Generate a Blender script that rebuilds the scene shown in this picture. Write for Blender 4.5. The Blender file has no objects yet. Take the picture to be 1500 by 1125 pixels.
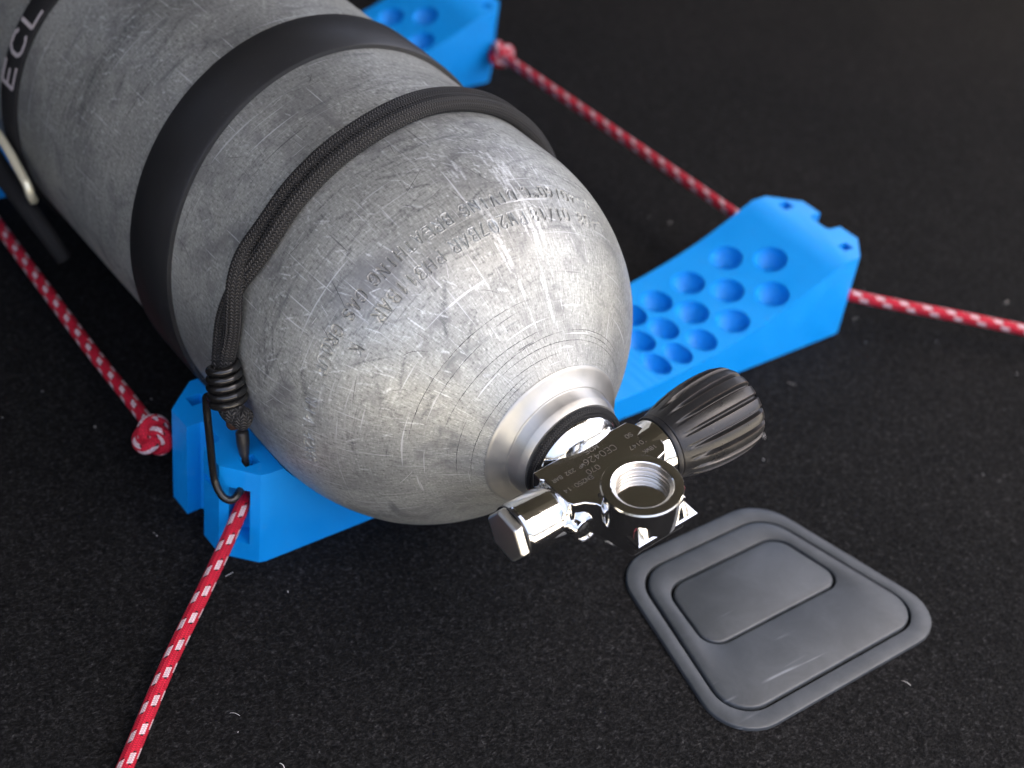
import bpy, bmesh, math, random
import numpy as np
from mathutils import Vector, Matrix

random.seed(7)
rng = np.random.default_rng(7)
S = bpy.context.scene
COL = S.collection
PI = math.pi
ZG = -0.1065            # boot carpet height; the cylinder axis is the X axis (z = 0)
R = 0.092               # cylinder radius, metres

# ------------------------------------------------------------------ camera
cd = bpy.data.cameras.new('camera')
cam = bpy.data.objects.new('camera', cd)
COL.objects.link(cam)
cam.matrix_world = Matrix((
    (0.59184415, -0.54521403, 0.59368524, 0.533462),
    (0.7979187, 0.29191471, -0.52736283, -0.35331953),
    (0.11422016, 0.78582916, 0.60780448, 0.4138163),
    (0, 0, 0, 1)))
cd.sensor_width = 36.0
cd.lens = 2309.44 / 1500 * 36
cd.clip_start = 0.01
cd.clip_end = 500
cd.dof.use_dof = True
cd.dof.focus_distance = 0.645
cd.dof.aperture_fstop = 7.5
S.camera = cam

# ------------------------------------------------------------------ world, sun, exposure
W = bpy.data.worlds.new('World')
S.world = W
W.use_nodes = True
wn = W.node_tree
bg = wn.nodes['Background']
sky = wn.nodes.new('ShaderNodeTexSky')
sky.sky_type = 'NISHITA'
sky.sun_disc = False
SUN_EL, SUN_AZ = math.radians(72), math.radians(62)     # azimuth measured from +X towards +Y
sky.sun_elevation = SUN_EL
sky.sun_rotation = PI / 2 - SUN_AZ
sky.air_density = 0.6
sky.dust_density = 8.0
sky.ozone_density = 0.3
wn.links.new(sky.outputs[0], bg.inputs[0])
bg.inputs[1].default_value = 0.15

sl = bpy.data.lights.new('sun', 'SUN')
sl.energy = 3.0
sl.angle = math.radians(0.53)
sl.color = (1.0, 0.95, 0.86)
sun = bpy.data.objects.new('sun', sl)
COL.objects.link(sun)
sd = Vector((math.cos(SUN_EL) * math.cos(SUN_AZ), math.cos(SUN_EL) * math.sin(SUN_AZ), math.sin(SUN_EL)))
sun.rotation_euler = sd.to_track_quat('Z', 'Y').to_euler()
sun.location = (3, -1, 3)

S.view_settings.view_transform = 'Standard'
S.view_settings.look = 'None'
S.view_settings.exposure = 2.45
S.view_settings.gamma = 1.0
S.render.engine = 'CYCLES'
S.cycles.use_denoising = True
S.cycles.max_bounces = 10
S.cycles.diffuse_bounces = 5
S.cycles.glossy_bounces = 6
S.cycles.sample_clamp_indirect = 6

# ------------------------------------------------------------------ mesh helpers
OFF = {}


def link(name, me, mat=None, parent=None, smooth=None, kind=None):
    o = bpy.data.objects.new(name, me)
    COL.objects.link(o)
    if mat is not None and len(me.materials) == 0:
        me.materials.append(mat)
    if parent is not None:
        off = OFF[parent]
        if off.length > 0:
            me.transform(Matrix.Translation(-off))
        OFF[o] = off
        o.parent = parent
    else:
        OFF[o] = Vector((0, 0, 0))
    if smooth is not None:
        me.polygons.foreach_set('use_smooth', [True] * len(me.polygons))
        if smooth < 179:
            me.set_sharp_from_angle(angle=math.radians(smooth))
    if kind:
        o['kind'] = kind
    return o


def mesh(verts, faces, uvs=None):
    me = bpy.data.meshes.new('m')
    me.from_pydata([tuple(v) for v in verts], [], faces)
    if uvs is not None:
        ul = me.uv_layers.new(name='UVMap')
        idx = np.empty(len(me.loops), dtype=np.int32)
        me.loops.foreach_get('vertex_index', idx)
        ul.data.foreach_set('uv', np.asarray(uvs, dtype=np.float32)[idx].ravel())
    me.update()
    return me


def thing(name, label, cat, loc, group=None):
    o = bpy.data.objects.new(name, None)
    COL.objects.link(o)
    o.location = loc
    o.empty_display_size = 0.02
    OFF[o] = Vector(loc)
    tag(o, label, cat, group)
    return o


def tag(o, label, cat, group=None):
    o['label'] = label
    o['category'] = cat
    if group:
        o['group'] = group
    return o


def fix_normals(me):
    bm = bmesh.new()
    bm.from_mesh(me)
    bmesh.ops.remove_doubles(bm, verts=bm.verts, dist=1e-6)
    bmesh.ops.recalc_face_normals(bm, faces=bm.faces)
    bm.to_mesh(me)
    bm.free()
    return me


def frame(axis, up=None):
    a = Vector(axis).normalized()
    u = Vector(up) if up is not None else Vector((0, 0, 1))
    if abs(a.dot(u.normalized())) > 0.95:
        u = Vector((0, 1, 0))
    e1 = (u - a * u.dot(a)).normalized()
    e2 = a.cross(e1)
    return a, e1, e2


def lathe(org, axis, prof, n=64, up=None, rad=None, closed=False, open_end=False):
    """prof: list of (t along axis, r); rad(angle, i) scales the radius."""
    a, e1, e2 = frame(axis, up)
    org = Vector(org)
    V, F, U = [], [], []
    for i, (t, r) in enumerate(prof):
        for k in range(n):
            an = 2 * PI * k / n
            rr = r * (rad(an, i) if rad else 1.0)
            V.append(org + a * t + e1 * (rr * math.cos(an)) + e2 * (rr * math.sin(an)))
            U.append((k / n, i / len(prof)))
    m = len(prof)
    for i in range(m if closed else m - 1):
        j = (i + 1) % m
        for k in range(n):
            l = (k + 1) % n
            F.append((i * n + k, i * n + l, j * n + l, j * n + k))
    if not closed and not open_end:
        if prof[0][1] > 1e-5:
            F.append(tuple(range(n))[::-1])
        if prof[-1][1] > 1e-5:
            F.append(tuple((m - 1) * n + k for k in range(n)))
    return fix_normals(mesh(V, F, U))


def smooth_path(P, per=8):
    P = [Vector(p) for p in P]
    Q = [P[0] * 2 - P[1]] + P + [P[-1] * 2 - P[-2]]
    out = []
    for i in range(1, len(Q) - 2):
        p0, p1, p2, p3 = Q[i - 1], Q[i], Q[i + 1], Q[i + 2]
        for k in range(per):
            t = k / per
            out.append(0.5 * ((2 * p1) + (p2 - p0) * t + (2 * p0 - 5 * p1 + 4 * p2 - p3) * t * t
                              + (3 * p1 - p0 - 3 * p2 + p3) * t ** 3))
    out.append(P[-1])
    return out


def tube(path, r, n=16, closed=False, cap=True, rf=None):
    """swept round tube; uv = (length in cm, turn 0..1)."""
    P = [Vector(p) for p in path]
    m = len(P)
    V, U, F = [], [], []
    T = []
    for i in range(m):
        if closed:
            d = P[(i + 1) % m] - P[i - 1]
        else:
            d = P[min(i + 1, m - 1)] - P[max(i - 1, 0)]
        T.append(d.normalized())
    _, e1, _ = frame(T[0])
    L = 0.0
    for i in range(m):
        if i:
            L += (P[i] - P[i - 1]).length
        e1 = (e1 - T[i] * e1.dot(T[i])).normalized()
        e2 = T[i].cross(e1)
        rr = r if rf is None else r * rf(i / (m - 1))
        for k in range(n + 1):
            an = 2 * PI * k / n
            V.append(P[i] + e1 * (rr * math.cos(an)) + e2 * (rr * math.sin(an)))
            U.append((L * 100, k / n))
    w = n + 1
    for i in range(m - 1):
        for k in range(n):
            F.append((i * w + k, i * w + k + 1, (i + 1) * w + k + 1, (i + 1) * w + k))
    if closed:
        for k in range(n):
            F.append(((m - 1) * w + k, (m - 1) * w + k + 1, k + 1, k))
    elif cap:
        F.append(tuple(range(n))[::-1])
        F.append(tuple((m - 1) * w + k for k in range(n)))
    return mesh(V, F, U)


def braid_tube(path, r, n, strands=10, pitch=7.2, amp=.00022):
    """tube whose surface carries the chevrons of a braided sheath."""
    me = tube(path, r, n)
    w = n + 1
    m = len(path)
    co = np.empty(len(me.vertices) * 3)
    me.vertices.foreach_get('co', co)
    co = co.reshape(m, w, 3)
    P = np.array([p[:] for p in path])[:, None]
    L = np.concatenate([[0], np.cumsum(np.linalg.norm(np.diff(P[:, 0], axis=0), axis=1))])[:, None] * 100
    v = np.arange(w)[None] / n * strands
    fr = v - np.floor(v + 1e-9)
    h = (.5 + .5 * np.sin(2 * PI * (L * pitch + 1.5 * np.abs(fr - .5)))) * np.sqrt(np.abs(np.sin(PI * fr)))
    d = co - P
    d /= np.linalg.norm(d, axis=2, keepdims=True)
    co = co + d * (amp * (h - .6))[..., None]
    me.vertices.foreach_set('co', co.ravel())
    me.update()
    return me


def prism(poly, z0, z1, f):
    """extrude a 2D polygon; f(u, v, w) gives the 3D point."""
    n = len(poly)
    V = [f(u, v, z0) for u, v in poly] + [f(u, v, z1) for u, v in poly]
    F = [tuple(range(n))[::-1], tuple(range(n, 2 * n))]
    for i in range(n):
        j = (i + 1) % n
        F.append((i, j, n + j, n + i))
    return fix_normals(mesh(V, F))


def box(x0, x1, y0, y1, z0, z1, f=None):
    f = f or (lambda a, b, c: (a, b, c))
    return prism([(x0, y0), (x1, y0), (x1, y1), (x0, y1)], z0, z1, f)


def join(ms):
    bm = bmesh.new()
    for m in ms:
        bm.from_mesh(m)
    me = bpy.data.meshes.new('m')
    bm.to_mesh(me)
    bm.free()
    return me


def boolean(base, cutters, op='DIFFERENCE'):
    o = bpy.data.objects.new('tmp_solid', base)
    COL.objects.link(o)
    tmp = [o]
    for c in cutters:
        co = bpy.data.objects.new('tmp_cut', c)
        COL.objects.link(co)
        tmp.append(co)
        md = o.modifiers.new('b', 'BOOLEAN')
        md.operation = op
        md.object = co
        md.solver = 'EXACT'
    dg = bpy.context.evaluated_depsgraph_get()
    dg.update()
    me = bpy.data.meshes.new_from_object(o.evaluated_get(dg))
    for t in tmp:
        bpy.data.objects.remove(t)
    return me


def bevel(o, w=0.0006, seg=2, ang=35):
    md = o.modifiers.new('bevel', 'BEVEL')
    md.width = w
    md.segments = seg
    md.limit_method = 'ANGLE'
    md.angle_limit = math.radians(ang)
    md.harden_normals = True
    return o


# ------------------------------------------------------------------ materials
class NT:
    def __init__(self, name):
        self.m = bpy.data.materials.new(name)
        self.m.use_nodes = True
        self.t = self.m.node_tree
        self.b = self.t.nodes['Principled BSDF']

    def n(self, typ, **kw):
        nd = self.t.nodes.new(typ)
        for k, v in kw.items():
            setattr(nd, k, v)
        return nd

    def put(self, sock, v):
        if hasattr(v, 'links') or hasattr(v, 'is_linked'):
            self.t.links.new(v, sock)
        elif v is not None:
            sock.default_value = v

    def math(self, op, a, b=None, c=None, clamp=False):
        nd = self.n('ShaderNodeMath', operation=op, use_clamp=clamp)
        for i, v in enumerate((a, b, c)):
            if v is not None:
                self.put(nd.inputs[i], v)
        return nd.outputs[0]

    def coord(self, out='Object', scale=(1, 1, 1), rot=(0, 0, 0), loc=(0, 0, 0)):
        tc = self.n('ShaderNodeTexCoord')
        mp = self.n('ShaderNodeMapping')
        mp.inputs['Scale'].default_value = scale
        mp.inputs['Rotation'].default_value = rot
        mp.inputs['Location'].default_value = loc
        self.t.links.new(tc.outputs[out], mp.inputs[0])
        return mp.outputs[0]

    def noise(self, vec, scale, detail=3, rough=0.55, dist=0.0):
        nd = self.n('ShaderNodeTexNoise')
        self.put(nd.inputs['Vector'], vec)
        nd.inputs['Scale'].default_value = scale
        nd.inputs['Detail'].default_value = detail
        nd.inputs['Roughness'].default_value = rough
        nd.inputs['Distortion'].default_value = dist
        return nd.outputs[0]

    def ramp(self, fac, stops):
        nd = self.n('ShaderNodeValToRGB')
        el = nd.color_ramp.elements
        while len(el) > 1:
            el.remove(el[-1])
        for i, (p, c) in enumerate(stops):
            e = el[0] if i == 0 else el.new(p)
            e.position = p
            if not isinstance(c, (tuple, list)):
                c = (c, c, c)
            e.color = (c[0], c[1], c[2], 1)
        self.put(nd.inputs[0], fac)
        return nd.outputs[0]

    def mix(self, fac, a, b, blend='MIX'):
        nd = self.n('ShaderNodeMix', data_type='RGBA', blend_type=blend)
        self.put(nd.inputs[0], fac)
        for s, v in ((nd.inputs[6], a), (nd.inputs[7], b)):
            if isinstance(v, (tuple, list)):
                s.default_value = (v[0], v[1], v[2], 1)
            elif isinstance(v, (int, float)):
                s.default_value = (v, v, v, 1)
            else:
                self.put(s, v)
        return nd.outputs[2]

    def bump(self, h, strength=0.3, dist=0.001, prev=None):
        nd = self.n('ShaderNodeBump')
        nd.inputs['Strength'].default_value = strength
        nd.inputs['Distance'].default_value = dist
        self.put(nd.inputs['Height'], h)
        if prev is not None:
            self.put(nd.inputs['Normal'], prev)
        return nd.outputs[0]

    def out(self, col=None, rough=None, metal=None, normal=None, spec=None, **kw):
        b = self.b
        if col is not None:
            if isinstance(col, (tuple, list)):
                b.inputs['Base Color'].default_value = (col[0], col[1], col[2], 1)
            else:
                self.put(b.inputs['Base Color'], col)
        if rough is not None:
            self.put(b.inputs['Roughness'], rough)
        if metal is not None:
            self.put(b.inputs['Metallic'], metal)
        if normal is not None:
            self.put(b.inputs['Normal'], normal)
        if spec is not None:
            self.put(b.inputs['Specular IOR Level'], spec)
        for k, v in kw.items():
            self.put(b.inputs[k.replace('_', ' ')], v)
        return self.m


def m_plain(name, col, rough, metal=0.0, spec=0.5):
    return NT(name).out(col, rough, metal, spec=spec)


def m_carpet():
    q = NT('felt_carpet')
    c = q.coord('Object')
    big = q.noise(c, 9, 4, 0.6)
    fine = q.noise(c, 900, 3, 0.7)
    mid = q.noise(c, 420, 4, 0.75, 0.6)
    # short fibres running every way: two stretched noises
    f1 = q.noise(q.coord('Object', (1, .5, 1), (0, 0, 0.7)), 1000, 2, 0.6, 0.8)
    f2 = q.noise(q.coord('Object', (1, .5, 1), (0, 0, -0.9)), 900, 2, 0.6, 0.8)
    fib = q.math('MAXIMUM', f1, f2)
    v = q.math('ADD', q.math('MULTIPLY', fib, 0.6), q.math('MULTIPLY', mid, 0.6))
    col = q.ramp(v, [(0.48, (.0026, .0026, .0027)), (0.62, (.0066, .0066, .0068)), (0.74, (.0185, .0185, .0188)), (0.88, (.075, .075, .076))])
    col = q.mix(q.ramp(big, [(0.3, 0.0), (0.75, 0.6)]), col, q.mix(1.0, col, (1.5, 1.45, 1.4), 'MULTIPLY'))
    h = q.math('ADD', fib, q.math('MULTIPLY', mid, 0.8))
    nm = q.bump(h, 0.9, 0.0011)
    return q.out(col, 0.95, 0.0, nm, 0.06)


def m_blue():
    q = NT('blue_printed_plastic')
    c = q.coord('Object')
    lay = q.n('ShaderNodeTexWave', wave_type='BANDS', bands_direction='Z')
    q.put(lay.inputs['Vector'], c)
    lay.inputs['Scale'].default_value = 800
    lay.inputs['Distortion'].default_value = 0.3
    nz = q.noise(c, 60, 3)
    col = q.mix(nz, (.0, .26, .74), (.0, .30, .80))
    nm = q.bump(lay.outputs[1], 0.25, 0.0004)
    dust = q.ramp(q.noise(c, 130, 4, .7, .5), [(.60, 0), (.75, .22)])
    col = q.mix(dust, col, (.10, .33, .72))
    return q.out(col, q.ramp(nz, [(.3, .38), (.7, .52)]), 0.0, nm, 0.4)


def m_alu(dome=True):
    q = NT('worn_aluminium')
    uv = q.coord('UV')                        # metres: u round the cylinder, v along the profile
    big = q.noise(uv, 14, 5, 0.6, 0.3)
    mid = q.noise(uv, 60, 5, 0.7, 0.6)
    # fine hammered speckle drawn out in two directions
    s1 = q.noise(q.coord('UV', (1, .33, 1), (0, 0, 0.55)), 900, 3, 0.7)
    s2 = q.noise(q.coord('UV', (.35, 1, 1), (0, 0, 0.25)), 1100, 2, 0.7)
    s3 = q.noise(q.coord('UV', (1, .03, 1), (0, 0, -0.35)), 700, 2, 0.5, 0.2)
    s4 = q.noise(q.coord('UV', (.03, 1, 1), (0, 0, 0.15)), 520, 2, 0.5, 0.2)
    sp = q.math('ADD', q.math('MULTIPLY', s1, 0.6), q.math('MULTIPLY', s2, 0.4))
    base = q.ramp(big, [(0.25, (.20, .208, .196)), (0.48, (.335, .342, .316)), (0.75, (.445, .454, .416))])
    spk = q.ramp(sp, [(0.36, (.48, .48, .48)), (0.46, (.88, .88, .88)), (0.56, (1.04, 1.04, 1.04)), (0.68, (1.75, 1.75, 1.75))])
    col = q.mix(1.0, base, spk, 'MULTIPLY')
    dark = q.ramp(q.math('ADD', q.math('MULTIPLY', mid, .55), q.math('MULTIPLY', q.noise(uv, 22, 3, .6, .8), .45)), [(0.37, .80), (0.49, 0.0)])
    col = q.mix(dark, col, (.17, .172, .17))
    scr = q.ramp(q.math('MAXIMUM', s3, s4), [(0.66, 0.0), (0.74, 0.8)])
    col = q.mix(scr, col, (.62, .63, .63))
    scd = q.ramp(q.math('MINIMUM', s3, s4), [(0.22, .85), (0.30, 0.0)])
    col = q.mix(scd, col, (.09, .09, .092))
    # long grey rub marks, on the barrel mostly
    rub = q.noise(q.coord('UV', (1.4, 9, 1), (0, 0, 0.12)), 11, 4, 0.65, 0.4)
    col = q.mix(q.ramp(rub, [(0.60, 0.0), (0.72, 0.75)]), col, (.13, .14, .14))
    wd = q.n('ShaderNodeAttribute', attribute_name='wear_dark')
    wp = q.n('ShaderNodeAttribute', attribute_name='wear_pale')
    col = q.mix(q.math('MULTIPLY', wd.outputs['Fac'], q.ramp(sp, [(.36, .95), (.60, .30)])), col, (.085, .09, .092))
    col = q.mix(q.math('MULTIPLY', wp.outputs['Fac'], q.ramp(sp, [(.38, .1), (.56, .85)])), col, (.74, .76, .75))
    at = q.n('ShaderNodeAttribute', attribute_name='stamp_shade')
    col = q.mix(q.math('MULTIPLY', at.outputs['Fac'], .18), col, (.07, .07, .068))  # groove shade painted into the colour so the stamped strokes read
    ro = q.ramp(q.math('ADD', q.math('MULTIPLY', mid, 0.5), q.math('MULTIPLY', sp, 0.5)), [(0.3, .54), (0.7, .38)])
    h = q.math('ADD', sp, q.math('MULTIPLY', mid, 0.6))
    nm = q.bump(h, 0.22, 0.0006)
    return q.out(col, ro, 0.44, nm, 0.5)


def m_neck():
    q = NT('machined_aluminium')
    uv = q.coord('UV')
    t = q.noise(q.coord('UV', (.04, 1, 1)), 2600, 2, 0.6)
    big = q.noise(uv, 45, 4, 0.6)
    col = q.mix(big, (.33, .335, .32), (.52, .50, .45))
    nm = q.bump(t, 0.12, 0.0003)
    return q.out(col, q.ramp(big, [(.3, .34), (.7, .50)]), 0.75, nm)


def m_chrome():
    q = NT('chrome_plating')
    c = q.coord('Object')
    nz = q.noise(c, 160, 4, 0.6)
    nm = q.bump(nz, 0.06, 0.0012)
    sm = q.noise(c, 700, 3, 0.7)
    return q.out((.80, .80, .79), q.ramp(sm, [(.35, .05), (.75, .17)]), 1.0, nm)


def m_braid(name, kind):
    """cord or rope seen through its uv: u = cm along, v = turn."""
    q = NT(name)
    sep = q.n('ShaderNodeSeparateXYZ')
    q.put(sep.inputs[0], q.coord('UV'))
    u, v = sep.outputs[0], sep.outputs[1]
    nb = {'bungee': 10, 'rope': 12, 'thin': 6}[kind]
    fr = {'bungee': 7.2, 'rope': 9.0, 'thin': 9.0}[kind]
    vb = q.math('MULTIPLY', v, float(nb))
    tri = q.math('ABSOLUTE', q.math('SUBTRACT', q.math('FRACT', vb), 0.5))
    ph = q.math('ADD', q.math('MULTIPLY', u, fr), q.math('MULTIPLY', tri, 1.5))
    wv = q.math('SINE', q.math('MULTIPLY', ph, 2 * PI))
    wv = q.math('MULTIPLY_ADD', wv, 0.5, 0.5)
    edge = q.math('SINE', q.math('MULTIPLY', q.math('FRACT', vb), PI))
    h = q.math('MULTIPLY', wv, q.math('POWER', edge, 0.5))
    if kind != 'rope':
        col = q.mix(h, (.0035, .0035, .0035), (.070, .067, .064) if kind == 'bungee' else (.055, .054, .052))
        nz = q.noise(q.coord('UV', (1, 8, 1)), 2.0, 2)
        col = q.mix(q.math('MULTIPLY', nz, 0.5), col, q.mix(1.0, col, (.45, .45, .45), 'MULTIPLY'))
        return q.out(col, 0.62, 0.0, q.bump(h, 1.0, 0.0008), 0.35)
    # white tracer dashes: three rows a quarter turn wide, stepped along the rope
    N = 6.0
    vs = q.math('MULTIPLY', v, N)
    sec = q.math('FLOOR', vs)
    fv = q.math('FRACT', vs)
    st = q.math('ADD', q.math('MULTIPLY', sec, -0.333333), q.math('MULTIPLY', fv, -0.16))
    pu = q.math('FRACT', q.math('ADD', q.math('DIVIDE', u, 1.45), st))
    inu = q.math('MULTIPLY', q.math('LESS_THAN', pu, 0.38), q.math('GREATER_THAN', pu, 0.02))
    inv = q.math('MULTIPLY', q.math('GREATER_THAN', fv, 0.14), q.math('LESS_THAN', fv, 0.78))
    dash = q.math('MULTIPLY', inu, inv)
    tk1 = q.math('MULTIPLY', q.math('GREATER_THAN', pu, 0.38), q.math('LESS_THAN', pu, 0.44))
    tk2 = q.math('GREATER_THAN', pu, 0.95)
    inv2 = q.math('MULTIPLY', q.math('GREATER_THAN', fv, 0.22), q.math('LESS_THAN', fv, 0.55))
    tick = q.math('MULTIPLY', q.math('ADD', tk1, tk2, clamp=True), inv2)
    red = q.mix(h, (.36, .003, .016), (.74, .012, .048))
    whi = q.mix(h, (.50, .33, .36), (.86, .74, .74))
    col = q.mix(dash, red, whi)
    grime = q.noise(q.coord('UV', (1, 3, 1)), 1.7, 4, .7)
    col = q.mix(q.ramp(grime, [(.45, 0), (.75, .55)]), col, q.mix(1.0, col, (.52, .46, .44), 'MULTIPLY'))
    col = q.mix(tick, col, (.01, .008, .008))
    return q.out(col, 0.6, 0.0, q.bump(h, 0.7, 0.0006), 0.35)


def m_rubber():
    q = NT('black_rubber')
    c = q.coord('Object')
    n1 = q.noise(c, 25, 4, 0.6)
    n2 = q.noise(q.coord('Object', (1, 1, .2)), 420, 3, 0.7)
    col = q.mix(n1, (.009, .0092, .0098), (.020, .0205, .0215))
    col = q.mix(q.ramp(n2, [(.62, 0), (.78, .35)]), col, (.075, .075, .078))
    return q.out(col, q.ramp(n1, [(.3, .38), (.7, .52)]), 0.0, q.bump(n2, 0.08, 0.0005), 0.5)


def m_knob():
    q = NT('worn_knob_plastic')
    c = q.coord('Object')
    n1 = q.noise(c, 70, 4, 0.65)
    n2 = q.noise(c, 900, 3, 0.7)
    geo = q.n('ShaderNodeNewGeometry')
    worn = q.ramp(geo.outputs['Pointiness'], [(.52, 0.0), (.60, .8)])
    col = q.mix(n1, (.008, .008, .0083), (.020, .0198, .0200))
    col = q.mix(q.math('MULTIPLY', worn, n1), col, (.17, .12, .09))
    col = q.mix(q.ramp(n2, [(.60, 0), (.74, .5)]), col, (.075, .073, .07))
    return q.out(col, q.ramp(n1, [(.3, .26), (.7, .42)]), 0.0, q.bump(q.math('ADD', n1, q.math('MULTIPLY', n2, .5)), 0.12, 0.0008), 0.42)


def m_latch():
    q = NT('grey_moulded_plastic')
    c = q.coord('Object')
    n1 = q.noise(c, 45, 5, 0.7, 0.6)
    n2 = q.noise(c, 2600, 2, 0.6)
    col = q.mix(q.ramp(n1, [(.40, 0), (.66, 1)]), (.031, .036, .040), (.046, .052, .057))
    a = q.noise(q.coord('Object', (1, .05, 1), (0, 0, .5), (3, 1, 0)), 150, 2, 0.5, 0.9)
    b = q.noise(q.coord('Object', (1, .05, 1), (0, 0, -.6), (7, 2, 0)), 130, 2, 0.5, 0.9)
    sc = q.math('MULTIPLY', q.ramp(q.math('MAXIMUM', a, b), [(.69, 0), (.76, .7)]), q.ramp(q.noise(c, 22, 3), [(.48, 0), (.6, 1)]))
    col = q.mix(sc, col, (.22, .24, .26))
    return q.out(col, 0.42, 0.0, q.bump(n2, 0.18, 0.0004), 0.5)


def m_webbing():
    q = NT('black_webbing')
    c = q.coord('UV')
    n = q.noise(c, 300, 2)
    return q.out(q.mix(n, (.008, .008, .008), (.02, .02, .021)), 0.8, 0.0, q.bump(n, 0.4, 0.0008), 0.2)


M = dict(
    carpet=m_carpet(), blue=m_blue(), alu=m_alu(), neck=m_neck(), chrome=m_chrome(),
    bungee=m_braid('black_bungee_braid', 'bungee'), thin=m_braid('black_thin_braid', 'thin'),
    rope=m_braid('red_rope_braid', 'rope'), rubber=m_rubber(), knob=m_knob(), latch=m_latch(),
    web=m_webbing(),
    hook=m_plain('black_coated_wire', (.010, .0095, .009), 0.22),
    tip=m_plain('black_plastic_tip', (.022, .020, .019), 0.38),
    gold=m_plain('brass_wire', (.86, .80, .58), 0.35, 0.45),
    letter=m_plain('pale_print', (.42, .38, .38), 0.7),
    etch=m_plain('etched_chrome', (.15, .143, .132), 0.6, 0.3),
    steel=m_plain('dull_steel', (.66, .66, .62), 0.38, 1.0),
    bore=m_plain('bright_bore', (.74, .71, .66), 0.26, 1.0),
    gasket=m_plain('black_gasket', (.008, .008, .009), 0.45),
    scratch_dark=m_plain('dark_scratch', (.05, .05, .052), 0.6, 0.3),
    scratch_pale=m_plain('bright_scratch', (.62, .62, .61), 0.4, 0.6),
    unseen_wall=m_plain('unseen_wall_dark', (.030, .028, .026), 0.9, 0.0, 0.2),
    unseen_roof=m_plain('unseen_roof_dark', (.022, .021, .018), 0.9, 0.0, 0.2),
    unseen_ground=m_plain('unseen_paving_pale', (.46, .43, .36), 0.9, 0.0, 0.2),
    lint=m_plain('lint_fibre', (.55, .54, .52), 0.8),
    burnt=m_plain('burnt_cord_end', (.035, .016, .009), 0.5),
    brass=m_plain('brass_seat', (.62, .50, .34), 0.28, 1.0),
)

# ------------------------------------------------------------------ the setting: boot floor, and an unseen car shell added for the light
link('carpet_floor', box(-1.05, 0.47, -0.66, 1.06, ZG - 0.02, ZG), M['carpet'], kind='structure')
link('unseen_boot_walls', join([  # out-of-view walls added to shade the floor and darken reflections
    box(-1.08, -1.055, -0.70, 1.10, ZG - 0.02, 0.60),          # seat backs
    box(-1.05, 0.02, -0.70, -0.665, ZG - 0.02, 1.00), box(0.022, 0.47, -0.70, -0.665, ZG - 0.02, -0.02),   # left side, closed to cut the side light
    box(-1.05, 0.22, 1.065, 1.10, ZG - 0.02, 0.28), box(0.222, 0.47, 1.065, 1.10, ZG - 0.02, 0.06),            # right side below the window
    box(-1.05, -0.80, 1.072, 1.10, 0.282, 1.09), box(0.16, 0.22, 1.072, 1.10, 0.282, 1.09),   # pillars
    box(-2.62, -2.602, -0.74, 1.14, -0.3, 1.05),               # dark cabin beyond the seats
]), M['unseen_wall'], kind='structure')
link('unseen_boot_roof', join([  # out-of-view cover added to block sun and sky from above
    box(-2.6, 0.18, -0.74, 1.20, 1.10, 1.13),                 # roof, kept dark for the valve to reflect
    prism([(0.18, 1.115), (0.90, 1.50), (0.89, 1.53), (0.17, 1.145)], -0.72, 1.12, lambda u, v, w: (u, w, v)),  # raised tailgate, added to keep direct sun out
]), M['unseen_roof'], kind='structure')
link('unseen_paving', box(-30, 60, -40, 40, -0.82, -0.75), M['unseen_ground'], kind='structure')  # out-of-view ground added for sunlit bounce and warm reflections

# ------------------------------------------------------------------ diving cylinder
KX = np.array([.05, .065, .08, .095, .11, .122, .133, .142, .150, .157, .1646])
KR = np.array([.092, .092, .0917, .0893, .0843, .0782, .0697, .0602, .0502, .0418, .0336])


def herm(xx):
    m = np.gradient(KR, KX)
    m[0] = 0
    m[1] = -0.005
    i = np.clip(np.searchsorted(KX, xx) - 1, 0, len(KX) - 2)
    h = KX[i + 1] - KX[i]
    t = (xx - KX[i]) / h
    y = (2 * t ** 3 - 3 * t ** 2 + 1) * KR[i] + (t ** 3 - 2 * t ** 2 + t) * h * m[i] \
        + (-2 * t ** 3 + 3 * t ** 2) * KR[i + 1] + (t ** 3 - t ** 2) * h * m[i + 1]
    return np.where(xx < KX[0], R, y)


def rad_at(x):
    return float(herm(np.array([x]))[0])


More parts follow.
